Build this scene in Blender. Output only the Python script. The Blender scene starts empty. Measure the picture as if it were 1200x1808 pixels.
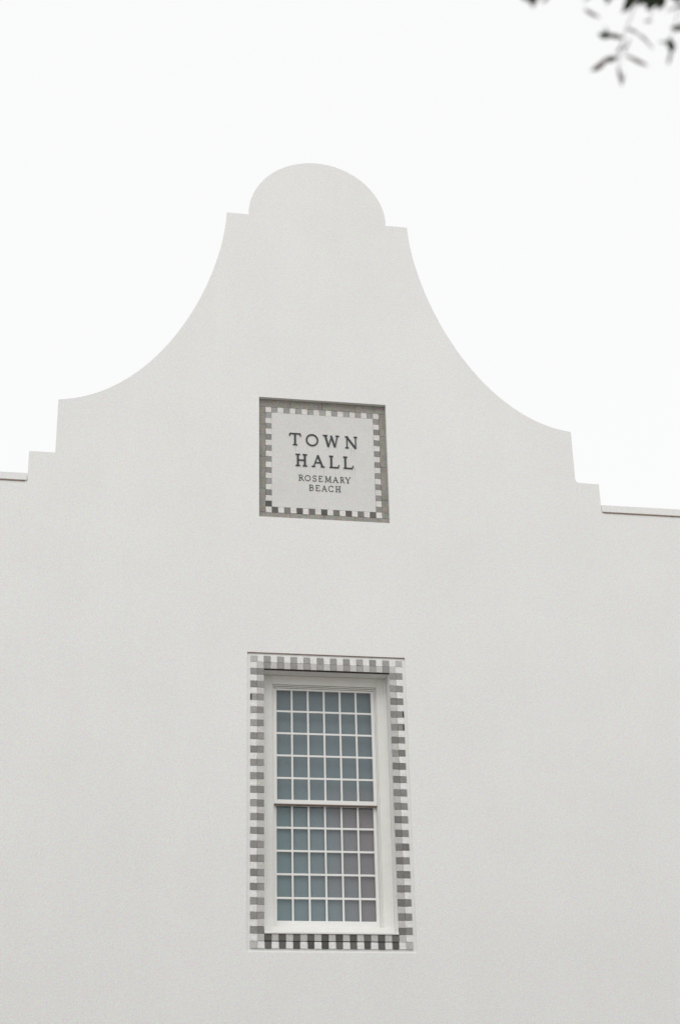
import bpy, bmesh, math, random
from mathutils import Vector, Matrix
from mathutils.geometry import tessellate_polygon

scene = bpy.context.scene
COL = scene.collection
R = random.Random(7)

# ------------------------------------------------------------------ camera
cam_data = bpy.data.cameras.new('camera')
cam = bpy.data.objects.new('camera', cam_data)
COL.objects.link(cam)
cr = Vector((0.98488833, -0.17180062, -0.02189804))
cu = Vector((-0.05301795, -0.41944794, 0.90622984))
cf = Vector((0.16487594, 0.89137421, 0.42221789))
CAM = Vector((-3.48152425, -20.11290963, 1.6))
m = Matrix((cr, cu, -cf)).transposed().to_4x4()
m.translation = CAM
cam.matrix_world = m
cam_data.sensor_fit = 'VERTICAL'
cam_data.sensor_height = 36.0
cam_data.sensor_width = 24.0
cam_data.lens = 56.15
cam_data.clip_start = 0.05
cam_data.clip_end = 3000.0
cam_data.dof.use_dof = True
cam_data.dof.focus_distance = 22.5
cam_data.dof.aperture_fstop = 1.7
scene.camera = cam

# ------------------------------------------------------------------ sky, sun, exposure
SUN_EL, SUN_AZ = 52.0, 200.0          # high, in front of the facade and a little to the left
world = bpy.data.worlds.new('World')
scene.world = world
world.use_nodes = True
nt = world.node_tree
nt.nodes.clear()
wo = nt.nodes.new('ShaderNodeOutputWorld')
bg = nt.nodes.new('ShaderNodeBackground')
sky = nt.nodes.new('ShaderNodeTexSky')
sky.sky_type = 'NISHITA'
sky.sun_disc = False
sky.sun_elevation = math.radians(SUN_EL)
sky.sun_rotation = math.radians(SUN_AZ)
sky.dust_density = 4.0
hsv = nt.nodes.new('ShaderNodeHueSaturation')
hsv.inputs['Saturation'].default_value = 0.25
mixw = nt.nodes.new('ShaderNodeMix')
mixw.data_type = 'RGBA'
mixw.inputs[0].default_value = 0.90      # an even white cloud deck covers nearly all of the blue
mixw.inputs[7].default_value = (10.43, 10.44, 10.43, 1)
bg.inputs['Strength'].default_value = 0.1
nt.links.new(sky.outputs[0], hsv.inputs['Color'])
nt.links.new(hsv.outputs[0], mixw.inputs[6])
nt.links.new(mixw.outputs[2], bg.inputs['Color'])
nt.links.new(bg.outputs[0], wo.inputs['Surface'])

sd = bpy.data.lights.new('sun', 'SUN')
sd.energy = 0.88
sd.angle = math.radians(40)
sd.color = (1.0, 0.98, 0.95)
sun = bpy.data.objects.new('sun', sd)
COL.objects.link(sun)
el, az = math.radians(SUN_EL), math.radians(SUN_AZ)
sv = Vector((math.sin(az) * math.cos(el), math.cos(az) * math.cos(el), math.sin(el)))
sun.rotation_euler = sv.to_track_quat('Z', 'Y').to_euler()
sun.location = (-10, -30, 40)

scene.render.engine = 'CYCLES'
scene.view_settings.view_transform = 'Standard'
scene.view_settings.look = 'None'
scene.view_settings.exposure = 0.0
scene.view_settings.gamma = 1.0
scene.view_settings.use_curve_mapping = False
scene.cycles.max_bounces = 10
scene.cycles.transparent_max_bounces = 16

# ------------------------------------------------------------------ helpers
def link(name, me, mat=None, parent=None):
    o = bpy.data.objects.new(name, me)
    COL.objects.link(o)
    if mat is not None and me is not None and len(me.materials) == 0:
        me.materials.append(mat)
    if parent is not None:
        o.parent = parent
    return o

def tag(o, label=None, cat=None, group=None, kind=None):
    if label: o['label'] = label
    if cat: o['category'] = cat
    if group: o['group'] = group
    if kind: o['kind'] = kind
    return o

def empty(name, loc=(0, 0, 0)):
    o = bpy.data.objects.new(name, None)
    COL.objects.link(o)
    o.location = loc
    return o

def mesh(name, verts, faces):
    me = bpy.data.meshes.new(name)
    me.from_pydata([tuple(v) for v in verts], [], faces)
    me.update()
    return me

class MB:
    """collects boxes, prisms and tubes of one part"""
    def __init__(s): s.v = []; s.f = []
    def box(s, x0, x1, y0, y1, z0, z1):
        b = len(s.v)
        s.v += [(x0, y0, z0), (x1, y0, z0), (x1, y1, z0), (x0, y1, z0), (x0, y0, z1), (x1, y0, z1), (x1, y1, z1), (x0, y1, z1)]
        s.f += [tuple(b + i for i in q) for q in ((0, 1, 5, 4), (1, 2, 6, 5), (2, 3, 7, 6), (3, 0, 4, 7), (4, 5, 6, 7), (3, 2, 1, 0))]
    def prism(s, poly, y0, y1):
        """poly in x,z anticlockwise seen from the front"""
        b = len(s.v); n = len(poly)
        s.v += [(x, y0, z) for x, z in poly] + [(x, y1, z) for x, z in poly]
        s.f.append(tuple(b + i for i in range(n)))
        s.f.append(tuple(b + n + i for i in reversed(range(n))))
        for i in range(n):
            j = (i + 1) % n
            s.f.append((b + j, b + i, b + n + i, b + n + j))
    def ribbon(s, pts, w, y0, y1, closed=False):
        """constant-width stroke along pts in x,z"""
        n = len(pts); L = []; Rr = []
        for i in range(n):
            if closed: a, c = pts[i - 1], pts[(i + 1) % n]
            else: a, c = pts[max(i - 1, 0)], pts[min(i + 1, n - 1)]
            dx, dz = c[0] - a[0], c[1] - a[1]; l = math.hypot(dx, dz) or 1
            nx, nz = -dz / l * w / 2, dx / l * w / 2
            L.append((pts[i][0] + nx, pts[i][1] + nz)); Rr.append((pts[i][0] - nx, pts[i][1] - nz))
        b = len(s.v)
        for i in range(n):
            s.v += [(L[i][0], y0, L[i][1]), (Rr[i][0], y0, Rr[i][1]), (Rr[i][0], y1, Rr[i][1]), (L[i][0], y1, L[i][1])]
        rng = range(n) if closed else range(n - 1)
        for i in rng:
            p, q = b + 4 * i, b + 4 * ((i + 1) % n)
            for k in range(4):
                s.f.append((p + k, p + (k + 1) % 4, q + (k + 1) % 4, q + k))
        if not closed:
            s.f.append((b + 3, b + 2, b + 1, b)); e = b + 4 * (n - 1); s.f.append((e, e + 1, e + 2, e + 3))
    def tube(s, pts, rad, n=8):
        b = len(s.v); N = len(pts)
        for i in range(N):
            p = Vector(pts[i]); t = (Vector(pts[min(i + 1, N - 1)]) - Vector(pts[max(i - 1, 0)])).normalized()
            a = t.orthogonal().normalized(); c = t.cross(a)
            for k in range(n):
                th = 2 * math.pi * k / n
                s.v.append(tuple(p + (a * math.cos(th) + c * math.sin(th)) * rad[i]))
        for i in range(N - 1):
            for k in range(n):
                s.f.append((b + i * n + k, b + i * n + (k + 1) % n, b + (i + 1) * n + (k + 1) % n, b + (i + 1) * n + k))
        s.f.append(tuple(b + (N - 1) * n + k for k in range(n)))
    def build(s, name, mat, parent=None, bevel=0, seg=2, smooth=False):
        me = mesh(name, s.v, s.f)
        bm = bmesh.new(); bm.from_mesh(me); bmesh.ops.recalc_face_normals(bm, faces=bm.faces); bm.to_mesh(me); bm.free()
        if smooth:
            for p in me.polygons: p.use_smooth = True
        o = link(name, me, mat, parent)
        if bevel:
            b = o.modifiers.new('bevel', 'BEVEL'); b.width = bevel; b.segments = seg; b.limit_method = 'ANGLE'
        return o

# ------------------------------------------------------------------ materials
def mat(name, col, rough=0.8, var=0.0, vscale=3.0, grain=0.0, gscale=60.0, bump=0.0, bscale=80.0, spec=0.3, objcol=False, extra=None):
    mt = bpy.data.materials.new(name); mt.use_nodes = True
    t = mt.node_tree; N = t.nodes; Lk = t.links
    p = N['Principled BSDF']
    p.inputs['Roughness'].default_value = rough
    p.inputs['Specular IOR Level'].default_value = spec
    tc = N.new('ShaderNodeTexCoord')
    geo = N.new('ShaderNodeNewGeometry')
    if objcol:
        oi = N.new('ShaderNodeObjectInfo'); base = oi.outputs['Color']
    else:
        rgb = N.new('ShaderNodeRGB'); rgb.outputs[0].default_value = (*col, 1); base = rgb.outputs[0]
    def mul(base, scale, amt, detail=4, vec=None, speck=False):
        n = N.new('ShaderNodeTexNoise'); n.inputs['Scale'].default_value = scale; n.inputs['Detail'].default_value = detail
        Lk.new(vec or geo.outputs['Position'], n.inputs['Vector'])
        mr = N.new('ShaderNodeMapRange'); mr.inputs[1].default_value = 0.25; mr.inputs[2].default_value = 0.75
        mr.inputs[3].default_value = 1 - amt; mr.inputs[4].default_value = 1 + amt
        Lk.new(n.outputs['Fac'], mr.inputs[0])
        h = N.new('ShaderNodeMix'); h.data_type = 'RGBA'; h.blend_type = 'MULTIPLY'; h.inputs[0].default_value = 1
        Lk.new(base, h.inputs[6])
        if speck:                                    # grains of slightly different tint
            vm = N.new('ShaderNodeMix'); vm.data_type = 'RGBA'; vm.inputs[0].default_value = amt * 3
            vs = N.new('ShaderNodeVectorMath'); vs.operation = 'SCALE'; vs.inputs['Scale'].default_value = 2.0
            Lk.new(n.outputs['Color'], vs.inputs[0])
            vm.inputs[6].default_value = (1, 1, 1, 1); Lk.new(vs.outputs[0], vm.inputs[7])
            Lk.new(vm.outputs[2], h.inputs[7])
        else: Lk.new(mr.outputs[0], h.inputs[7])
        return h.outputs[2]
    if var: base = mul(base, vscale, var)
    if grain: base = mul(base, gscale, grain, 3, None, True)
    if extra: base = extra(t, base, geo, tc)
    Lk.new(base, p.inputs['Base Color'])
    if bump:
        n = N.new('ShaderNodeTexNoise'); n.inputs['Scale'].default_value = bscale; n.inputs['Detail'].default_value = 4
        Lk.new(geo.outputs['Position'], n.inputs['Vector'])
        b = N.new('ShaderNodeBump'); b.inputs['Strength'].default_value = bump; b.inputs['Distance'].default_value = 0.004
        Lk.new(n.outputs['Fac'], b.inputs['Height']); Lk.new(b.outputs[0], p.inputs['Normal'])
    return mt

def stucco_stain(t, base, geo, tc):
    """faint vertical weather streaks and trowel patches in the lime paint"""
    N, Lk = t.nodes, t.links
    mp = N.new('ShaderNodeMapping'); mp.inputs['Scale'].default_value = (2.2, 1, 0.22)
    Lk.new(geo.outputs['Position'], mp.inputs['Vector'])
    n = N.new('ShaderNodeTexNoise'); n.inputs['Scale'].default_value = 1.3; n.inputs['Detail'].default_value = 5
    Lk.new(mp.outputs[0], n.inputs['Vector'])
    mr = N.new('ShaderNodeMapRange'); mr.inputs[1].default_value = 0.3; mr.inputs[2].default_value = 0.7
    mr.inputs[3].default_value = 0.992; mr.inputs[4].default_value = 1.006
    Lk.new(n.outputs['Fac'], mr.inputs[0])
    h = N.new('ShaderNodeMix'); h.data_type = 'RGBA'; h.blend_type = 'MULTIPLY'; h.inputs[0].default_value = 1
    Lk.new(base, h.inputs[6]); Lk.new(mr.outputs[0], h.inputs[7])
    return h.outputs[2]

def letter_stain(t, base, geo, tc):
    """thin green-grey runs of verdigris below the two big words"""
    N, Lk = t.nodes, t.links
    sep = N.new('ShaderNodeSeparateXYZ'); Lk.new(geo.outputs['Position'], sep.inputs[0])
    mp = N.new('ShaderNodeMapping'); mp.inputs['Scale'].default_value = (55, 1, 1.1)
    Lk.new(geo.outputs['Position'], mp.inputs['Vector'])
    n = N.new('ShaderNodeTexNoise'); n.inputs['Scale'].default_value = 1.0; n.inputs['Detail'].default_value = 2
    Lk.new(mp.outputs[0], n.inputs['Vector'])
    st = N.new('ShaderNodeMapRange'); st.inputs[1].default_value = 0.56; st.inputs[2].default_value = 0.72
    Lk.new(n.outputs['Fac'], st.inputs[0])
    def band(zt, zb, amt):
        a = N.new('ShaderNodeMapRange'); a.inputs[1].default_value = zb; a.inputs[2].default_value = zt
        a.inputs[3].default_value = 0; a.inputs[4].default_value = amt; Lk.new(sep.outputs[2], a.inputs[0])
        b = N.new('ShaderNodeMath'); b.operation = 'LESS_THAN'; b.inputs[1].default_value = zt; Lk.new(sep.outputs[2], b.inputs[0])
        c = N.new('ShaderNodeMath'); c.operation = 'MULTIPLY'; Lk.new(a.outputs[0], c.inputs[0]); Lk.new(b.outputs[0], c.inputs[1])
        return c.outputs[0]
    b1 = band(12.185, 11.98, 0.55); b2 = band(11.855, 11.62, 0.8)
    mx = N.new('ShaderNodeMath'); mx.operation = 'MAXIMUM'; Lk.new(b1, mx.inputs[0]); Lk.new(b2, mx.inputs[1])
    ab = N.new('ShaderNodeMath'); ab.operation = 'ABSOLUTE'
    sh = N.new('ShaderNodeMath'); sh.operation = 'SUBTRACT'; sh.inputs[1].default_value = 0.04
    Lk.new(sep.outputs[0], sh.inputs[0]); Lk.new(sh.outputs[0], ab.inputs[0])
    xm = N.new('ShaderNodeMath'); xm.operation = 'LESS_THAN'; xm.inputs[1].default_value = 0.5; Lk.new(ab.outputs[0], xm.inputs[0])
    m1 = N.new('ShaderNodeMath'); m1.operation = 'MULTIPLY'; Lk.new(mx.outputs[0], m1.inputs[0]); Lk.new(st.outputs[0], m1.inputs[1])
    m2 = N.new('ShaderNodeMath'); m2.operation = 'MULTIPLY'; Lk.new(m1.outputs[0], m2.inputs[0]); Lk.new(xm.outputs[0], m2.inputs[1])
    h = N.new('ShaderNodeMix'); h.data_type = 'RGBA'
    Lk.new(m2.outputs[0], h.inputs[0]); Lk.new(base, h.inputs[6]); h.inputs[7].default_value = (0.26, 0.33, 0.30, 1)
    return h.outputs[2]

def reflection_tint(t, base, geo, tc):
    """roller-shade cloth: blue grey, a reflected mauve grey painted in towards its lower right corner"""
    N, Lk = t.nodes, t.links
    sep = N.new('ShaderNodeSeparateXYZ'); Lk.new(geo.outputs['Position'], sep.inputs[0])
    n = N.new('ShaderNodeTexNoise'); n.inputs['Scale'].default_value = 1.3; n.inputs['Detail'].default_value = 2
    Lk.new(geo.outputs['Position'], n.inputs['Vector'])
    def mth(op, a, b):
        q = N.new('ShaderNodeMath'); q.operation = op
        for i, v in enumerate((a, b)):
            if isinstance(v, (int, float)): q.inputs[i].default_value = v
            else: Lk.new(v, q.inputs[i])
        return q.outputs[0]
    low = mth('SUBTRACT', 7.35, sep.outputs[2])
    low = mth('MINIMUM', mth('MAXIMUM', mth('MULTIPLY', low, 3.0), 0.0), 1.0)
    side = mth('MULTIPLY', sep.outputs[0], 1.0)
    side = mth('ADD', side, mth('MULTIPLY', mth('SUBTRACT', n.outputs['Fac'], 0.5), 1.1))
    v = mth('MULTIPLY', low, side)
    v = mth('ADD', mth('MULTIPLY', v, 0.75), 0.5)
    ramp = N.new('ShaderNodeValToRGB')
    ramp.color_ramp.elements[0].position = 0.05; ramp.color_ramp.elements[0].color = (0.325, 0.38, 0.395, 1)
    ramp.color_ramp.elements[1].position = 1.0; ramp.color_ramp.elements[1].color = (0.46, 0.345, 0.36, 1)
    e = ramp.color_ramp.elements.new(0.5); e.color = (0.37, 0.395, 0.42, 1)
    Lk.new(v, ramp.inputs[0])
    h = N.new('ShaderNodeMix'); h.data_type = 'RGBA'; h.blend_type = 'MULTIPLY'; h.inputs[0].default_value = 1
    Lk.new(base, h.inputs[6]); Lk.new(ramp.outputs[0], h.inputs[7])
    return h.outputs[2]

M = {}
M['stucco'] = mat('white_stucco', (0.812, 0.815, 0.806), 0.92, 0.018, 0.9, 0.10, 70, 0.35, 90, 0.15, extra=stucco_stain)
M['coping'] = mat('painted_coping', (0.81, 0.805, 0.795), 0.85, 0.015, 2, 0.02, 90, 0.15, 90, 0.2)
M['paint'] = mat('window_paint', (0.82, 0.815, 0.80), 0.45, 0.02, 6, 0.05, 90, 0.05, 60, 0.4)
M['old_paint'] = mat('casing_paint', (0.80, 0.80, 0.77), 0.6, 0.03, 6, 0.05, 90, 0.1, 60, 0.3)
M['tile'] = mat('stone_tile', (1, 1, 1), 0.75, 0.14, 30, 0.13, 110, 0.4, 120, 0.25, objcol=True)
M['granite'] = mat('granite_border', (0.30, 0.288, 0.26), 0.8, 0.16, 9, 0.33, 70, 0.3, 120, 0.2)
M['limestone'] = mat('limestone_panel', (0.68, 0.68, 0.665), 0.8, 0.03, 3, 0.10, 75, 0.2, 120, 0.2, extra=letter_stain)
M['bronze'] = mat('dark_bronze', (0.035, 0.042, 0.045), 0.55, 0.15, 20, 0, 0, 0, 0, 0.4)
M['shade'] = mat('reflection_tinted_cloth', (1, 1, 1), 0.95, 0.03, 3, 0.12, 130, 0, 0, 0.05, extra=reflection_tint)  # teal and mauve reflections of the glass painted into the cloth colour
M['roof'] = mat('grey_roofing', (0.22, 0.22, 0.21), 0.9, 0.1, 2, 0.1, 40)
M['room'] = mat('dim_plaster', (0.25, 0.24, 0.23), 0.9, 0.05, 2)
M['bark'] = mat('oak_bark', (0.10, 0.08, 0.065), 0.95, 0.35, 6, 0.3, 30, 1.0, 25, 0.1)
M['twig'] = mat('twig_bark', (0.13, 0.095, 0.085), 0.9, 0.2, 30)
M['leaf'] = mat('oak_leaf', (0.032, 0.052, 0.020), 0.55, 0.35, 9, 0.1, 60, 0, 0, 0.5)
M['dry_leaf'] = mat('reddish_leaf', (0.11, 0.035, 0.035), 0.7, 0.3, 9, 0, 0, 0, 0, 0.4)

g = bpy.data.materials.new('window_glass'); g.use_nodes = True
t = g.node_tree; t.nodes.clear()
go = t.nodes.new('ShaderNodeOutputMaterial'); gm = t.nodes.new('ShaderNodeMixShader')
gt = t.nodes.new('ShaderNodeBsdfTransparent'); gt.inputs[0].default_value = (0.70, 0.76, 0.765, 1)
gg = t.nodes.new('ShaderNodeBsdfGlossy'); gg.inputs['Roughness'].default_value = 0.03; gg.inputs[0].default_value = (0.9, 0.96, 1, 1)
fr = t.nodes.new('ShaderNodeFresnel'); fr.inputs[0].default_value = 1.6
gn = t.nodes.new('ShaderNodeTexNoise'); gn.inputs['Scale'].default_value = 2.2
ge = t.nodes.new('ShaderNodeNewGeometry'); gb = t.nodes.new('ShaderNodeBump')
gb.inputs['Strength'].default_value = 0.15; gb.inputs['Distance'].default_value = 0.02
t.links.new(ge.outputs['Position'], gn.inputs['Vector']); t.links.new(gn.outputs['Fac'], gb.inputs['Height'])
t.links.new(gb.outputs[0], gg.inputs['Normal'])
ir = t.nodes.new('ShaderNodeMapRange'); ir.inputs[3].default_value = 1.6; ir.inputs[4].default_value = 1 / 1.6
t.links.new(ge.outputs['Backfacing'], ir.inputs[0]); t.links.new(ir.outputs[0], fr.inputs[0])
t.links.new(fr.outputs[0], gm.inputs[0]); t.links.new(gt.outputs[0], gm.inputs[1]); t.links.new(gg.outputs[0], gm.inputs[2])
t.links.new(gm.outputs[0], go.inputs[0])
M['glass'] = g

def paving(t, base, geo, tc):
    N, Lk = t.nodes, t.links
    b = N.new('ShaderNodeTexBrick'); b.inputs['Scale'].default_value = 1.0
    b.inputs['Brick Width'].default_value = 0.9; b.inputs['Row Height'].default_value = 0.6; b.inputs['Mortar Size'].default_value = 0.01
    b.inputs['Color1'].default_value = (1, 1, 1, 1); b.inputs['Color2'].default_value = (0.92, 0.91, 0.9, 1); b.inputs['Mortar'].default_value = (0.6, 0.6, 0.6, 1)
    Lk.new(geo.outputs['Position'], b.inputs['Vector'])
    h = N.new('ShaderNodeMix'); h.data_type = 'RGBA'; h.blend_type = 'MULTIPLY'; h.inputs[0].default_value = 1
    Lk.new(base, h.inputs[6]); Lk.new(b.outputs['Color'], h.inputs[7])
    return h.outputs[2]
M['ground'] = mat('pale_paving', (0.44, 0.425, 0.395), 0.9, 0.06, 0.7, 0.08, 30, 0.2, 40, 0.2, extra=paving)

# ------------------------------------------------------------------ ground
gb_ = MB(); gb_.v = [(-1500, -1500, 0), (1500, -1500, 0), (1500, 1500, 0), (-1500, 1500, 0)]; gb_.f = [(0, 1, 2, 3)]
tag(gb_.build('ground', M['ground']), kind='structure')
M['dark_ground'] = mat('dark_warm_ground', (0.075, 0.055, 0.042), 0.95, 0.3, 0.8, 0.1, 25, 0.6, 60, 0.1)
b = MB(); b.box(-22, 22, -9.6, -0.03, -0.2, 0.05)
tag(b.build('added_dark_ground', M['dark_ground']), kind='structure')  # added below the view: dark ground that dims the lower wall

# ------------------------------------------------------------------ the town hall
hall = empty('town_hall', (0, 0, 0))
tag(hall, 'white stucco town hall with a curved, stepped gable rounded at the top', 'building')

SW, TH, SK = 4.113, 0.45, 0.018          # half width of the stepped gable, wall thickness, plaster skin
def bez(p0, p1, p2, p3, n):
    o = []
    for i in range(n + 1):
        u = i / n
        o.append(tuple((1 - u) ** 3 * a + 3 * u * (1 - u) ** 2 * b + 3 * u * u * (1 - u) * c + u ** 3 * d for a, b, c, d in zip(p0, p1, p2, p3)))
    return o
rc = bez((1.404, 16.078), (1.456, 14.823), (2.336, 12.795), (3.757, 12.648), 40)
arc = [(1.07 * math.cos(a), 16.078 + 1.07 * math.sin(a)) for a in [math.pi * i / 48 for i in range(49)]]
arc[0] = (1.062, 16.078); arc[-1] = (-1.062, 16.078)
fil = [(3.757, 11.875), (3.763, 11.84), (3.785, 11.815), (3.83, 11.806)]
right = [(9, 0), (9, 11.345), (SW, 11.345), (SW, 11.803)] + fil[::-1] + rc[::-1]
left = [(-x, z) for x, z in reversed(rc)][::-1]
left = [(-x, z) for x, z in rc] + [(-3.757, 11.806), (-SW, 11.806), (-SW, 11.345), (-9, 11.345), (-9, 0)]
outer = right + arc + left
XW = 0.009
TX, TZ = 0.09, 0.08953
CX0, CX1, CZ0, CZ1 = XW - 1.035, XW + 1.035, 5.084, 8.934          # chequer border, outside
rec = [(CX0 - .044, CZ0 - .045), (CX1 + .044, CZ0 - .045), (CX1 + .044, CZ1 + .046), (CX0 - .044, CZ1 + .046)]
OX0, OX1, OZ0, OZ1 = CX0 + 2 * TX, CX1 - 2 * TX, CZ0 + 2 * TZ, CZ1 - 2 * TZ
opening = [(OX0, OZ0), (OX1, OZ0), (OX1, OZ1), (OX0, OZ1)]
SX0, SX1, SZ0, SZ1, SY = 0.023 - .932, 0.023 + .932, 10.994, 12.902, 0.066
sgn = [(SX0, SZ0), (SX1, SZ0), (SX1, SZ1), (SX0, SZ1)]

V, F = [], []
def cap(loops, y, flip=False):
    b = len(V)
    vl = [[Vector((x, z, 0)) for x, z in l] for l in loops]
    for l in loops: V.extend((x, y, z) for x, z in l)
    for tri in tessellate_polygon(vl):
        F.append(tuple(b + i for i in (tri if not flip else tri[::-1])))
def rim(loop, y0, y1, back=None):
    b = len(V); n = len(loop)
    V.extend((x, y0, z) for x, z in loop); V.extend((x, y1, z) for x, z in (back or loop))
    for i in range(n):
        j = (i + 1) % n
        F.append((b + i, b + j, b + n + j, b + n + i))
# the free-standing gable narrows a little towards its rear face
rear = [(x * (1 - .052 * min(1, max(0, (z - 12.66) / .9))), z - .01 * min(1, max(0, (z - 12.66)))) for x, z in outer]
cap([outer, rec, sgn], 0.0)
rim(outer, 0, TH, rear); rim(rec, 0, SK); cap([rec, opening], SK); rim(opening, SK, TH); rim(sgn, 0, 0.12); cap([sgn], 0.12)
cap([rear, opening], TH, True)
me = mesh('gable_wall', V, F)
bm = bmesh.new(); bm.from_mesh(me)
bmesh.ops.remove_doubles(bm, verts=bm.verts, dist=1e-5)
bmesh.ops.recalc_face_normals(bm, faces=bm.faces)
bm.to_mesh(me); bm.free()
wall = link('gable_wall', me, M['stucco'], hall)

for sx in (-1, 1):
    b = MB()
    a, c = (-9.02, -SW - .004) if sx < 0 else (SW + .004, 9.02)
    b.box(a, c, -0.016, TH + .02, 11.35, 11.462)
    b.build('coping', M['stucco'], hall, 0.006)
for x0, x1 in ((-9, -8.6), (8.6, 9)):
    b = MB(); b.box(x0, x1, TH + .003, 14, 0, 11.3); b.build('side_wall', M['stucco'], hall)
b = MB(); b.box(-9, 9, 14.003, 14.4, 0, 11.3); b.build('rear_wall', M['stucco'], hall)
b = MB(); b.box(-8.597, 8.597, TH + .003, 13.998, 10.7, 10.9)
b.prism([(-3.95, 10.905), (3.95, 10.905), (0, 13.4)], TH + .05, 14.3)
b.build('roof', M['roof'], hall)

M['shadow_line'] = mat('shadow_line_brown', (0.27, 0.19, 0.15), 0.8, 0.3, 9)  # brown for the bars that stand in for thin shadow lines
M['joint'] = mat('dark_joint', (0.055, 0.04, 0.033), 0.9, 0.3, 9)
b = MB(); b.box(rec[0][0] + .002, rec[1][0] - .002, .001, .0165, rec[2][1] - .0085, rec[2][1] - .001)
b.build('recess_shadow_line', M['shadow_line'], hall)  # painted shadow line below the top edge of the recess
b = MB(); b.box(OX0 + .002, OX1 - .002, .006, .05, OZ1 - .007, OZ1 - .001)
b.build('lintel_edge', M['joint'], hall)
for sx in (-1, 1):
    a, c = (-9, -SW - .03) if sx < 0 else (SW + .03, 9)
    b = MB(); b.box(a, c, -.012, -.0005, 11.338, 11.3495); b.build('coping_shadow_line', M['shadow_line'], hall)  # coloured bar for the shadow under the coping overhang
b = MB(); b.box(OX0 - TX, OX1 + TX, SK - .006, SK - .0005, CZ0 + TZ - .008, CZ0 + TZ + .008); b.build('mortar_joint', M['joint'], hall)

# --- chequered surround: every tile a piece of its own
def tile_mesh(seed):
    r = random.Random(seed); j = lambda a: r.uniform(-a, a)
    c = [(-.5 + j(.015), -.5 + j(.02)), (.5 + j(.015), -.5 + j(.02)), (.5 + j(.015), .5 + j(.02)), (-.5 + j(.015), .5 + j(.02))]
    q = [(x * .975, z * .975) for x, z in c]
    v = [(x, -1, z) for x, z in q] + [(x, -.75, z) for x, z in c] + [(x, 0, z) for x, z in c]
    f = [(0, 1, 2, 3)]
    for L0 in (0, 4):
        for i in range(4):
            k = (i + 1) % 4
            f.append((L0 + k, L0 + i, L0 + 4 + i, L0 + 4 + k))
    me = mesh('tile', v, f)
    bm = bmesh.new(); bm.from_mesh(me); bmesh.ops.recalc_face_normals(bm, faces=bm.faces); bm.to_mesh(me); bm.free()
    me.materials.append(M['tile'])
    return me
TM = [tile_mesh(i) for i in range(8)]
def tile(parent, x, z, w, h, y, d, col):
    o = link('tile', R.choice(TM), None, parent)
    o.location = (x + R.uniform(-.0012, .0012), y, z + R.uniform(-.0012, .0012))
    o.scale = (w, d, h); o.rotation_euler = (0, math.radians(R.uniform(-.7, .7)), 0)
    o.color = (*col, 1)
    return o
def grey(v, j=.0, warm=0.0):
    v *= 1 + R.uniform(-j, j)
    return (v * (1 + warm), v, v * (1 - warm * 1.6))
NX, NZ = 23, 43
for i in range(NX):
    for k in range(NZ):                      # k counts from the top row down
        e = min(i, k, NX - 1 - i, NZ - 1 - k)
        if e > 1: continue
        x = CX0 + (i + .5) * TX; z = CZ1 - (k + .5) * TZ
        top, bot, lft, rgt = k < 2, k >= NZ - 2, i < 2, i >= NX - 2
        w, h = TX - .002, TZ - .002
        d = .016
        corner = (top or bot) and (lft or rgt)
        if corner:
            dark = False
            lg = (min(i, NX - 1 - i) == min(k, NZ - 1 - k))
        elif top or bot:
            dark = i % 2 == 0; lg = e == 1
        else:
            dark = k % 2 == 0; lg = e == 1
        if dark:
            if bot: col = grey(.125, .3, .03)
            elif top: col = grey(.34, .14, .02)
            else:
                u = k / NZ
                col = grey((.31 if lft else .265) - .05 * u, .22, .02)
                if rgt and e == 0 and k in (6, 8): pass
            if e == 0 and ((rgt and k in (8, 10)) or (lft and k == 6)) and not bot:
                w -= .017; sg = 1 if rgt else -1; x -= sg * .0085
                tile(hall, x + sg * (w / 2 + .010), z, .016, h * .97, SK, .013, grey(.035))
            if bot and e == 0: w *= R.uniform(.84, .96); x += R.uniform(0, .004)
            h *= R.uniform(.97, 1.03) if not (top or bot) else 1
        elif lg:
            col = grey(.50 if (corner and e == 0) else (.52 if bot else .56), .05, .02)
        else:
            col = grey(.79, .02, .004)
        if bot and not corner: h -= .004; z += .002 if e else -.002
        if e == 1: d = .0175 if bot else .0165
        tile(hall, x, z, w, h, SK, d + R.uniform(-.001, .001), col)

# --- window: casing with sill > sashes, glazing bars, panes, shade
b = MB()
xc = 0.0125
yF = 0.26
b.box(OX0 + .002, xc - .7175, yF, .40, OZ0 + .12, OZ1 - .002)           # casing, left and right boards
b.box(xc + .7175, OX1 - .002, yF, .40, OZ0 + .12, OZ1 - .002)
b.box(xc - .7175, xc + .7175, yF, .40, 8.628, OZ1 - .002)
win = b.build('window', M['old_paint'], hall, 0.003)
b = MB()                                                                  # back-band and inner bead
for i_, (hx, zt, y0) in enumerate(((.7175, 8.623, .279), (.7035, 8.605, .295))):
    wd = .012
    b.box(xc - hx, xc - hx + wd, y0, .40, 5.385, zt); b.box(xc + hx - wd, xc + hx, y0, .40, 5.385, zt)
    b.box(xc - hx + wd, xc + hx - wd, y0, .40, zt - wd, zt)
b.build('moulding', M['old_paint'], win, 0.002)
b = MB()                                                                  # outer bead against the reveal
b.box(OX0 + .002, OX0 + .03, yF - .018, yF - .001, OZ0 + .12, OZ1 - .002)
b.box(OX1 - .03, OX1 - .002, yF - .018, yF - .001, OZ0 + .12, OZ1 - .002)
b.build('staff_bead', M['old_paint'], win, 0.003)
b = MB()
b.box(OX0 + .002, OX1 - .002, .20, .42, OZ0 + .03, 5.387)
b.build('sill', M['old_paint'], win, 0.004)
b = MB()
b.box(OX0 + .001, OX1 - .001, -.012, .197, OZ0 + .001, OZ0 + .027)
b.build('sill_nosing', M['paint'], win, 0.004)

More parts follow.
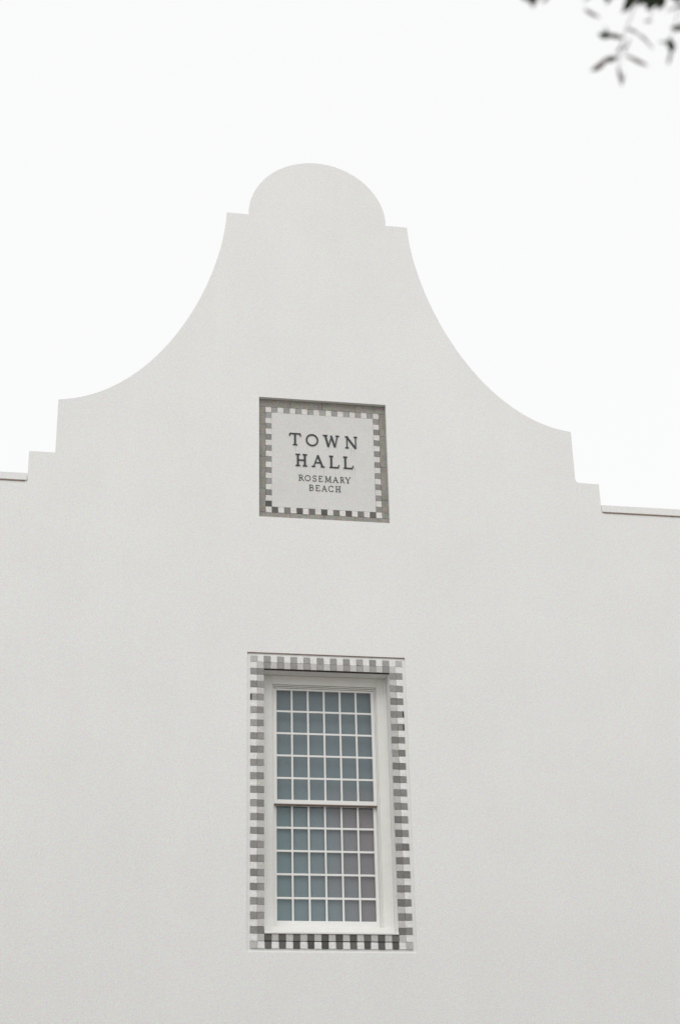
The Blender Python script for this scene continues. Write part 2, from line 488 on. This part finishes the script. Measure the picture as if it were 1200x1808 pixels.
def sash(z0, z1, gz0, gz1, y, rows, name):
    b = MB(); ye = y + .045
    hx = .69
    b.box(xc - hx, xc - .647, y, ye, z0, z1); b.box(xc + .647, xc + hx, y, ye, z0, z1)
    b.box(xc - .647, xc + .647, y, ye, z0, gz0); b.box(xc - .647, xc + .647, y, ye, gz1, z1)
    b.build(name, M['paint'], win, 0.003)
    cw = (1.294 - 5 * .0235) / 6; rh = (gz1 - gz0 - (rows - 1) * .027) / rows
    yb = y + .012
    for i in range(1, 6):
        x = xc - .647 + i * cw + (i - 1) * .0235
        q = MB(); q.box(x, x + .0235, yb, yb + .03, gz0 - .002, gz1 + .002); q.build('glazing_bar', M['paint'], win, 0.003, 1)
    for k in range(1, rows):
        z = gz0 + k * rh + (k - 1) * .027
        q = MB(); q.box(xc - .649, xc + .649, yb + .0015, yb + .0285, z, z + .027); q.build('glazing_bar', M['paint'], win, 0.003, 1)
    pm = mesh('pane', [(-.5, 0, -.5), (.5, 0, -.5), (.5, 0, .5), (-.5, 0, .5), (-.5, 1, -.5), (.5, 1, -.5), (.5, 1, .5), (-.5, 1, .5)],
              [(0, 1, 2, 3)])
    pm.materials.append(M['glass'])
    for i in range(6):
        for k in range(rows):
            x = xc - .647 + i * (cw + .0235) + cw / 2; z = gz0 + k * (rh + .027) + rh / 2
            o = link('pane', pm, None, win)
            o.location = (x, yb + .015, z); o.scale = (cw + .012, .004, rh + .012)
            o.rotation_euler = (math.radians(R.uniform(-.25, .25)), 0, math.radians(R.uniform(-.25, .25)))
sash(7.0, 8.589, 7.056, 8.563, .312, 5, 'upper_sash')
sash(5.396, 7.045, 5.496, 6.99, .372, 5, 'lower_sash')
b = MB(); b.box(xc - .69, xc + .69, .318, .371, 6.990, 6.9985); b.build('rail_shadow_line', M['shadow_line'], win)  # brown strip that paints the shade under the meeting rail
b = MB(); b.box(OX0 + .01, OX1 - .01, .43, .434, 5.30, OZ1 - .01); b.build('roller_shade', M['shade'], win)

# ------------------------------------------------------------------ the sign
sign = empty('town_hall_sign', (0.023, SY, 11.95))
tag(sign, 'square stone plaque lettered TOWN HALL, recessed in the gable inside a chequered grey border', 'sign')
def sp(o): o.location = o.location - sign.location; return o
UX, UZ = .0877, .0886
GX0, GX1, GZ0, GZ1 = -.808, .858, 11.095, 12.778
b = MB(); b.box(GX0 + UX, GX1 - UX, SY - .004, .118, GZ0 + UZ, GZ1 - UZ); sp(b.build('panel', M['limestone'], sign, 0.002))
def slabs(x0, x1, z0, z1, cuts, horiz):
    c = [0] + cuts + [1]
    for a, d in zip(c[:-1], c[1:]):
        b = MB(); gp = .0015; yy = SY - .003 + R.uniform(-.002, .002)
        if horiz: b.box(x0 + (x1 - x0) * a + gp, x0 + (x1 - x0) * d - gp, yy, .118, z0, z1)
        else: b.box(x0, x1, yy, .118, z1 - (z1 - z0) * d + gp, z1 - (z1 - z0) * a - gp)
        sp(b.build('border_stone', M['granite'], sign, 0.003, 1))
e_ = .002
slabs(SX0 + e_, SX1 - e_, GZ1 + e_, SZ1 - e_, [.25, .5, .76], True)
slabs(SX0 + e_, SX1 - e_, SZ0 + e_, GZ0 - e_, [.24, .5, .74], True)
slabs(SX0 + e_, GX0 - e_, GZ0, GZ1, [.17, .48, .78], False)
slabs(GX1 + e_, SX1 - e_, GZ0, GZ1, [.22, .52, .83], False)
for i in range(19):
    for k in range(19):
        if min(i, k, 18 - i, 18 - k) > 0: continue
        dark = (i + k) % 2 == 1
        if dark:
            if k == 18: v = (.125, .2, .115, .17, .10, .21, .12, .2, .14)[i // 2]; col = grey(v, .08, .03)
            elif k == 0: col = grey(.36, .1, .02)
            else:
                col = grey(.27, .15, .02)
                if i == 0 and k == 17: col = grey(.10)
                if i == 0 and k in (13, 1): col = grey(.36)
        else: col = grey(.68, .05, .02)
        o = tile(sign, GX0 + (i + .5) * UX, GZ1 - (k + .5) * UZ, UX - .002, UZ - .002, SY + .012, .016, col); sp(o)
b = MB(); b.box(GX0 + .001, GX1 - .001, SY + .0125, .117, GZ0 + .001, GZ0 + UZ - .003); b.box(GX0 + .001, GX1 - .001, SY + .0125, .117, GZ1 - UZ + .003, GZ1 - .001)
b.box(GX0 + .001, GX0 + UX - .003, SY + .0125, .117, GZ0 + UZ, GZ1 - UZ); b.box(GX1 - UX + .003, GX1 - .001, SY + .0125, .117, GZ0 + UZ, GZ1 - UZ)
sp(b.build('bedding', M['granite'], sign))

# letters: (character, x0, x1) on a baseline; strokes in unit cells, thick and thin, with slab serifs
def arcp(cx, cz, rx, rz, a0, a1, n=18):
    return [(cx + rx * math.cos(math.radians(a0 + (a1 - a0) * i / n)), cz + rz * math.sin(math.radians(a0 + (a1 - a0) * i / n))) for i in range(n + 1)]
S_, B_, H_ = .125, .125, .075      # stem, bold and hairline widths in units of cap height
def glyph(c, A):
    """A = width / height; returns strokes (points, width) with height 1"""
    s = []; ser = lambda x, z, hw: s.append(([(x - hw, z), (x + hw, z)], H_))
    t_, b_ = 1 - H_ / 2, H_ / 2
    if c == 'T':
        s.append(([(A / 2, 0.02), (A / 2, .96)], S_)); ser(A / 2, b_, A * .2); s.append(([(0.01, t_), (A - .01, t_)], H_ * 1.15))
        s.append(([(.03, t_), (.0, .76)], H_)); s.append(([(A - .03, t_), (A, .76)], H_))
    elif c == 'O':
        s.append(('closed', arcp(A / 2, .5, A / 2 - .05, .5 - .05, 0, 360, 36)[:-1], .1))
    elif c == 'W':
        s += [([(A * .14, .97), (A * .33, .02)], S_), ([(A * .33, .02), (A * .54, .93)], H_), ([(A * .5, .97), (A * .74, .02)], S_), ([(A * .74, .02), (A * .9, .97)], H_)]
        ser(A * .14, t_, A * .14); ser(A * .9, t_, A * .11)
    elif c == 'N':
        s += [([(A * .16, .02), (A * .16, .97)], H_), ([(A * .13, .97), (A * .87, .0)], S_), ([(A * .87, .0), (A * .87, .97)], H_)]
        ser(A * .13, t_, A * .13); ser(A * .16, b_, A * .15); ser(A * .87, t_, A * .14)
    elif c == 'H':
        for x in (A * .2, A * .8):
            s.append(([(x, .02), (x, .98)], S_)); ser(x, b_, A * .19); ser(x, t_, A * .19)
        s.append(([(A * .2, .5), (A * .8, .5)], H_))
    elif c == 'A':
        s += [([(A * .14, .02), (A * .5, .98)], H_), ([(A * .48, .98), (A * .86, .02)], S_), ([(A * .25, .36), (A * .76, .36)], H_)]
        ser(A * .13, b_, A * .14); ser(A * .87, b_, A * .15)
    elif c == 'L':
        s += [([(A * .22, .02), (A * .22, .98)], S_), ([(A * .04, b_), (A * .93, b_)], H_ * 1.15), ([(A * .9, b_), (A * .98, .26)], H_)]
        ser(A * .22, t_, A * .2)
    elif c == 'R':
        s += [([(A * .22, .02), (A * .22, .98)], S_), ([(A * .05, t_), (A * .5, t_)] + arcp(A * .5, .74, A * .28, .22, 90, -90) + [(A * .2, .52)], H_ * 1.1), ([(A * .48, .52), (A * .95, .02)], S_)]
        ser(A * .22, b_, A * .18); ser(A * .95, b_, A * .07)
    elif c == 'S':
        s.append((arcp(A * .5, .735, A * .36, .22, 20, 250, 18)[:-1] + arcp(A * .5, .27, A * .4, .23, 78, -160, 18), H_ * 1.35))
        s.append(([(A * .86, .97), (A * .86, .76)], H_)); s.append(([(A * .1, .03), (A * .1, .26)], H_))
    elif c == 'E':
        s += [([(A * .2, .02), (A * .2, .98)], S_), ([(A * .03, b_), (A * .93, b_)], H_), ([(A * .03, t_), (A * .9, t_)], H_), ([(A * .2, .52), (A * .72, .52)], H_),
              ([(A * .92, b_), (A * .96, .24)], H_), ([(A * .88, t_), (A * .9, .8)], H_)]
    elif c == 'M':
        s += [([(A * .16, .02), (A * .2, .98)], H_), ([(A * .2, .98), (A * .5, .08)], S_), ([(A * .5, .08), (A * .8, .98)], H_), ([(A * .8, .98), (A * .85, .02)], S_)]
        ser(A * .14, b_, A * .12); ser(A * .86, b_, A * .13); ser(A * .15, t_, A * .08); ser(A * .85, t_, A * .08)
    elif c == 'Y':
        s += [([(A * .14, .98), (A * .5, .45)], S_), ([(A * .5, .45), (A * .86, .98)], H_), ([(A * .5, .48), (A * .5, .02)], S_)]
        ser(A * .14, t_, A * .14); ser(A * .86, t_, A * .13); ser(A * .5, b_, A * .18)
    elif c == 'B':
        s += [([(A * .22, .02), (A * .22, .98)], S_), ([(A * .04, t_), (A * .5, t_)] + arcp(A * .5, .755, A * .3, .2, 88, -88) + [(A * .22, .55)], H_ * 1.1),
              ([(A * .22, .525), (A * .52, .525)] + arcp(A * .52, .28, A * .38, .24, 88, -88) + [(A * .04, .04)], H_ * 1.1)]
    elif c == 'C':
        s.append((arcp(A * .54, .5, A * .5 - .03, .46, 42, 318, 28), H_ * 1.3)); s.append(([(A * .93, .96), (A * .93, .7)], H_)); s.append(([(A * .93, .05), (A * .93, .28)], H_))
    return s
def letters(row, z0, h, th, bold):
    for c, x0, x1 in row:
        b = MB()
        for n, st in enumerate(glyph(c, (x1 - x0) / h)):
            closed = st[0] == 'closed'
            pts, w = (st[1], st[2]) if closed else st
            yo = SY - .004 - th - n * .0005
            b.ribbon([(x0 + x * h, z0 + z * h) for x, z in pts], w * h * bold, yo, SY - .003, closed)
        sp(b.build('letter', M['bronze'], sign))
letters([('T', -.461, -.301), ('O', -.224, -.044), ('W', .026, .260), ('N', .348, .526)], 12.179, .193, .010, 1.12)
letters([('H', -.378, -.209), ('A', -.144, .038), ('L', .108, .253), ('L', .312, .460)], 11.847, .193, .010, 1.12)
letters([('R', -.339, -.260), ('O', -.248, -.163), ('S', -.136, -.076), ('E', -.049, .011), ('M', .039, .139), ('A', .154, .237), ('R', .262, .326), ('Y', .334, .417)], 11.615, .095, .005, .95)
letters([('B', -.189, -.118), ('E', -.094, -.030), ('A', -.010, .071), ('C', .088, .162), ('H', .192, .267)], 11.466, .095, .005, .95)

LEAVES=[([-1.939, -16.445, 5.096], [-1.991, -16.456, 5.116], 0.3),
([-1.901, -16.426, 5.042], [-1.943, -16.43, 5.043], 0.9),
([-1.852, -16.392, 5.069], [-1.896, -16.399, 5.076], 0.6),
([-1.841, -16.408, 5.098], [-1.808, -16.414, 5.074], 0.35),
([-1.819, -16.43, 5.064], [-1.781, -16.429, 5.024], 0.22),
([-1.744, -16.395, 5.152], [-1.771, -16.399, 5.148], 0.35),
([-1.885, -16.416, 4.966], [-1.928, -16.415, 4.958], 0.75),
([-1.919, -16.426, 4.954], [-1.972, -16.409, 4.915], 0.45),
([-1.883, -16.412, 4.935], [-1.873, -16.399, 4.878], 0.3),
([-1.846, -16.41, 4.986], [-1.788, -16.415, 4.949], 0.28),
([-1.758, -16.528, 4.963], [-1.749, -16.519, 4.918], 0.9),
([-1.75, -16.516, 4.935], [-1.763, -16.501, 4.886], 0.3),
([-1.73, -16.491, 4.994], [-1.773, -16.49, 4.983], 0.22),
([-1.704, -16.556, 5.003], [-1.745, -16.553, 4.987], 0.7),
([-1.842, -16.496, 5.166], [-1.855, -16.48, 5.114], 1.0),
([-1.831, -16.444, 5.169], [-1.861, -16.434, 5.137], 0.4),
([-1.8, -16.502, 5.162], [-1.784, -16.493, 5.113], 1.0),
([-1.779, -16.518, 5.141], [-1.808, -16.502, 5.094], 0.9),
([-1.815, -16.479, 5.19], [-1.792, -16.472, 5.144], 0.8),
([-1.748, -16.473, 5.2], [-1.767, -16.459, 5.154], 0.9),
([-1.857, -16.481, 5.187], [-1.827, -16.477, 5.144], 0.7),
([-1.909, -16.405, 5.236], [-1.884, -16.406, 5.206], 0.5),
([-1.701, -16.416, 5.179], [-1.665, -16.44, 5.191], 0.2),
([-1.846, -16.381, 5.066], [-1.869, -16.371, 5.031], 0.25),
([-2.213, -16.589, 5.033], [-2.203, -16.578, 4.983], 0.8),
([-2.178, -16.595, 5.033], [-2.201, -16.585, 4.997], 0.6),
([-2.223, -16.571, 5.048], [-2.206, -16.569, 5.013], 0.5),
([-2.139, -16.56, 5.061], [-2.165, -16.552, 5.032], 0.4),
([-1.749, -16.517, 5.174], [-1.716, -16.517, 5.137], 0.6),
([-1.881, -16.501, 5.193], [-1.908, -16.489, 5.154], 0.7),
([-1.696, -16.523, 5.166], [-1.722, -16.511, 5.127], 0.3),
([-1.741, -16.487, 5.179], [-1.799, -16.476, 5.154], 0.8),
([-1.795, -16.462, 5.218], [-1.806, -16.445, 5.162], 0.7),
([-1.838, -16.508, 5.142], [-1.877, -16.489, 5.094], 0.8),
([-1.881, -16.45, 5.203], [-1.912, -16.437, 5.164], 0.35),
([-1.738, -16.5, 5.181], [-1.759, -16.48, 5.123], 0.8),
([-1.899, -16.377, 5.127], [-1.879, -16.373, 5.087], 0.2),
([-1.809, -16.362, 5.106], [-1.832, -16.349, 5.064], 0.2),
([-1.867, -16.408, 4.919], [-1.878, -16.397, 4.877], 0.25),
([-1.758, -16.364, 5.092], [-1.739, -16.366, 5.065], 0.2),
([-1.708, -16.532, 5.001], [-1.75, -16.537, 5.003], 0.6),
([-1.632, -16.428, 5.178], [-1.675, -16.436, 5.188], 0.25),
([-1.748, -16.553, 5.131], [-1.715, -16.55, 5.088], 0.5),
([-1.931, -16.402, 5.24], [-1.964, -16.392, 5.208], 0.2),
([-1.853, -16.391, 4.997], [-1.821, -16.399, 4.977], 0.2),
([-2.237, -16.544, 5.067], [-2.208, -16.545, 5.034], 0.6)]
TWIGS=[[[-1.771, -16.619, 5.399], [-1.805, -16.537, 5.239], [-1.82, -16.462, 5.157], [-1.849, -16.407, 5.075], [-1.873, -16.41, 4.997], [-1.881, -16.41, 4.928]],
[[-1.86, -16.407, 5.033], [-1.846, -16.41, 4.986]],
[[-1.872, -16.408, 4.992], [-1.887, -16.415, 4.966]],
[[-1.848, -16.405, 5.072], [-1.857, -16.4, 5.064]],
[[-1.812, -16.521, 5.207], [-1.781, -16.488, 5.126], [-1.758, -16.41, 5.14]],
[[-1.697, -16.64, 5.295], [-1.716, -16.585, 5.115], [-1.743, -16.547, 4.999], [-1.753, -16.526, 4.957]],
[[-1.723, -16.569, 5.084], [-1.701, -16.557, 5.003]],
[[-1.805, -16.537, 5.239], [-1.857, -16.481, 5.187], [-1.909, -16.405, 5.236]],
[[-2.173, -16.694, 5.239], [-2.19, -16.625, 5.101], [-2.203, -16.588, 5.027]],
[[-2.174, -16.628, 5.1], [-2.142, -16.559, 5.062]]]
# ------------------------------------------------------------------ the oak whose twig tips hang into the view
tree = empty('oak_tree', (2.8, -17.8, 0))
tag(tree, 'overhanging oak tree, its nearest leafy twigs hanging blurred against the white sky', 'tree')
T0 = Vector(tree.location)
def tp(o): o.location = -T0; return o
limbs = [([(2.8, -17.8, -.1), (2.75, -17.8, .5), (2.6, -17.75, 1.4), (2.45, -17.8, 2.4), (2.3, -17.7, 3.2)], [.42, .32, .27, .25, .24]),
         ([(2.3, -17.7, 3.15), (1.6, -17.5, 3.95), (.6, -17.4, 4.7), (-.4, -17.3, 5.35), (-1.3, -17.15, 5.8), (-2.2, -17.1, 5.9)], [.19, .15, .115, .08, .05, .02]),
         ([(2.35, -17.7, 3.1), (2.7, -18.6, 4.4), (2.6, -19.9, 5.6), (2.2, -21.2, 6.6)], [.17, .13, .09, .03]),
         ([(2.3, -17.7, 3.1), (3.3, -17.0, 4.4), (4.6, -16.4, 5.6), (5.8, -16.1, 6.5)], [.17, .13, .08, .03]),
         ([(2.3, -17.7, 3.1), (2.2, -17.7, 4.6), (1.6, -18.0, 6.0), (1.4, -18.4, 7.4)], [.16, .12, .08, .03]),
         ([(1.6, -17.5, 3.95), (.9, -18.5, 4.9), (.0, -19.6, 5.8), (-1.2, -20.4, 6.4)], [.09, .075, .05, .02]),
         ([(.6, -17.4, 4.7), (.2, -16.9, 5.8), (-.3, -16.9, 6.8), (-.6, -17.2, 7.4)], [.07, .055, .035, .015])]
b = MB()
for pts, rad in limbs: b.tube(pts, rad, 10)
tp(b.build('trunk', M['bark'], tree, smooth=True))

def leaf_geo(base, tip, width, side, droop):
    """six-point blade folded along its midrib"""
    base, tip = Vector(base), Vector(tip); ax = tip - base; n = ax.cross(side).normalized()
    P = []
    for u, w in ((0.0, 0.0), (.22, .62), (.5, 1.0), (.78, .68), (1.0, 0.0)):
        c = base + ax * u - n * (droop * ax.length * math.sin(u * math.pi))
        P.append((c, w * width / 2))
    v = [P[0][0]]
    for c, w in P[1:4]: v += [c + side * w + n * w * .25, c, c - side * w + n * w * .25]
    v.append(P[4][0])
    f = [(0, 1, 2), (0, 2, 3), (1, 4, 5, 2), (2, 5, 6, 3), (4, 7, 8, 5), (5, 8, 9, 6), (7, 10, 8), (8, 10, 9)]
    return v, f
for base, tip, face in LEAVES:
    B0, T1 = Vector(base), Vector(tip); ax = (T1 - B0)
    view = (B0 - CAM).normalized(); s1 = ax.normalized().cross(view).normalized(); s2 = s1.cross(ax.normalized())
    c_ = (B0 + T1) / 2; B0 = c_ - ax * .57; T1 = c_ + ax * .57; ax = T1 - B0
    side = (s1 * face + s2 * math.sqrt(max(0, 1 - face * face))).normalized()
    v, f = leaf_geo(B0, T1, max(ax.length * .56, .024), side, R.uniform(-.06, .12))
    me = mesh('leaf', v, f)
    for p in me.polygons: p.use_smooth = True
    tp(link('leaf', me, M['dry_leaf'] if face < .5 else M['leaf'], tree))
for tw in TWIGS:
    b = MB(); n = len(tw)
    b.tube(tw, [.0021 - .0011 * i / (n - 1) for i in range(n)], 6); tp(b.build('twig', M['twig'], tree, smooth=True))
b = MB()
b.tube([(-1.3, -17.15, 5.8), (-1.6, -16.9, 5.68), tuple(TWIGS[0][0])], [.016, .009, .004], 6)
b.tube([(-1.3, -17.15, 5.8), (-1.5, -16.85, 5.55), tuple(TWIGS[6][0])], [.014, .008, .004], 6)
b.tube([(-2.2, -17.1, 5.9), (-2.25, -16.9, 5.6), tuple(TWIGS[9][0])], [.016, .008, .004], 6)
tp(b.build('branch', M['twig'], tree, smooth=True))

def in_view(p, mg):
    d = p - CAM; w = d.dot(cf)
    if w < .2: return False
    x = 600 + 2820 * d.dot(cr) / w; y = 904 - 2820 * d.dot(cu) / w
    return -mg < x < 1200 + mg and -mg < y < 1808 + mg
v_, f_ = [], []
tips = []
for _ in range(1300):
    while True:
        q = Vector((R.uniform(-1, 1), R.uniform(-1, 1), R.uniform(-1, 1)))
        if .3 < q.length < 1: break
    c = Vector((1.4, -18.2, 6.1)) + Vector((q.x * 4.7, q.y * 4.2, q.z * (2.3 if q.z > 0 else 1.5)))
    if in_view(c, 230): continue
    tips.append(c)
for c in tips:
    rr = R.uniform(.25, .5)
    for _ in range(46):
        q = Vector((R.gauss(0, .5), R.gauss(0, .5), R.gauss(0, .4)))
        base = c + q * rr
        if in_view(base, 130): continue
        d = (q.normalized() + Vector((R.uniform(-.6, .6), R.uniform(-.6, .6), R.uniform(-.7, .2)))).normalized() * R.uniform(.05, .08)
        side = d.cross(Vector((R.uniform(-.4, .4), R.uniform(-.4, .4), 1))).normalized()
        k = len(v_); w = R.uniform(.010, .016)
        v_ += [base, base + d * .5 + side * w, base + d, base + d * .5 - side * w]
        f_.append((k, k + 1, k + 2)); f_.append((k, k + 2, k + 3))
me = mesh('crown', v_, f_)
o = tp(link('crown', me, M['leaf'], tree)); o['kind'] = 'stuff'
b = MB()
lp = []
for pts, rad in limbs[1:]:
    for a, c in zip(pts[:-1], pts[1:]):
        lp += [Vector(a).lerp(Vector(c), u / 8) for u in range(8)]
lp = lp[6:]
nodes = list(lp)
tips.sort(key=lambda c: min((p - c).length for p in lp))
for c in tips:
    n = min(nodes, key=lambda p: (p - c).length + .35 * min(1, abs(p.z - c.z)))
    mid = (n + c) / 2 + Vector((R.uniform(-.08, .08), R.uniform(-.08, .08), R.uniform(0, .08)))
    if in_view(mid, 60): continue
    b.tube([tuple(n), tuple(mid), tuple(c)], [.013, .009, .003], 4)
    nodes += [mid, c]
tp(b.build('twig_mass', M['twig'], tree))['kind'] = 'stuff'
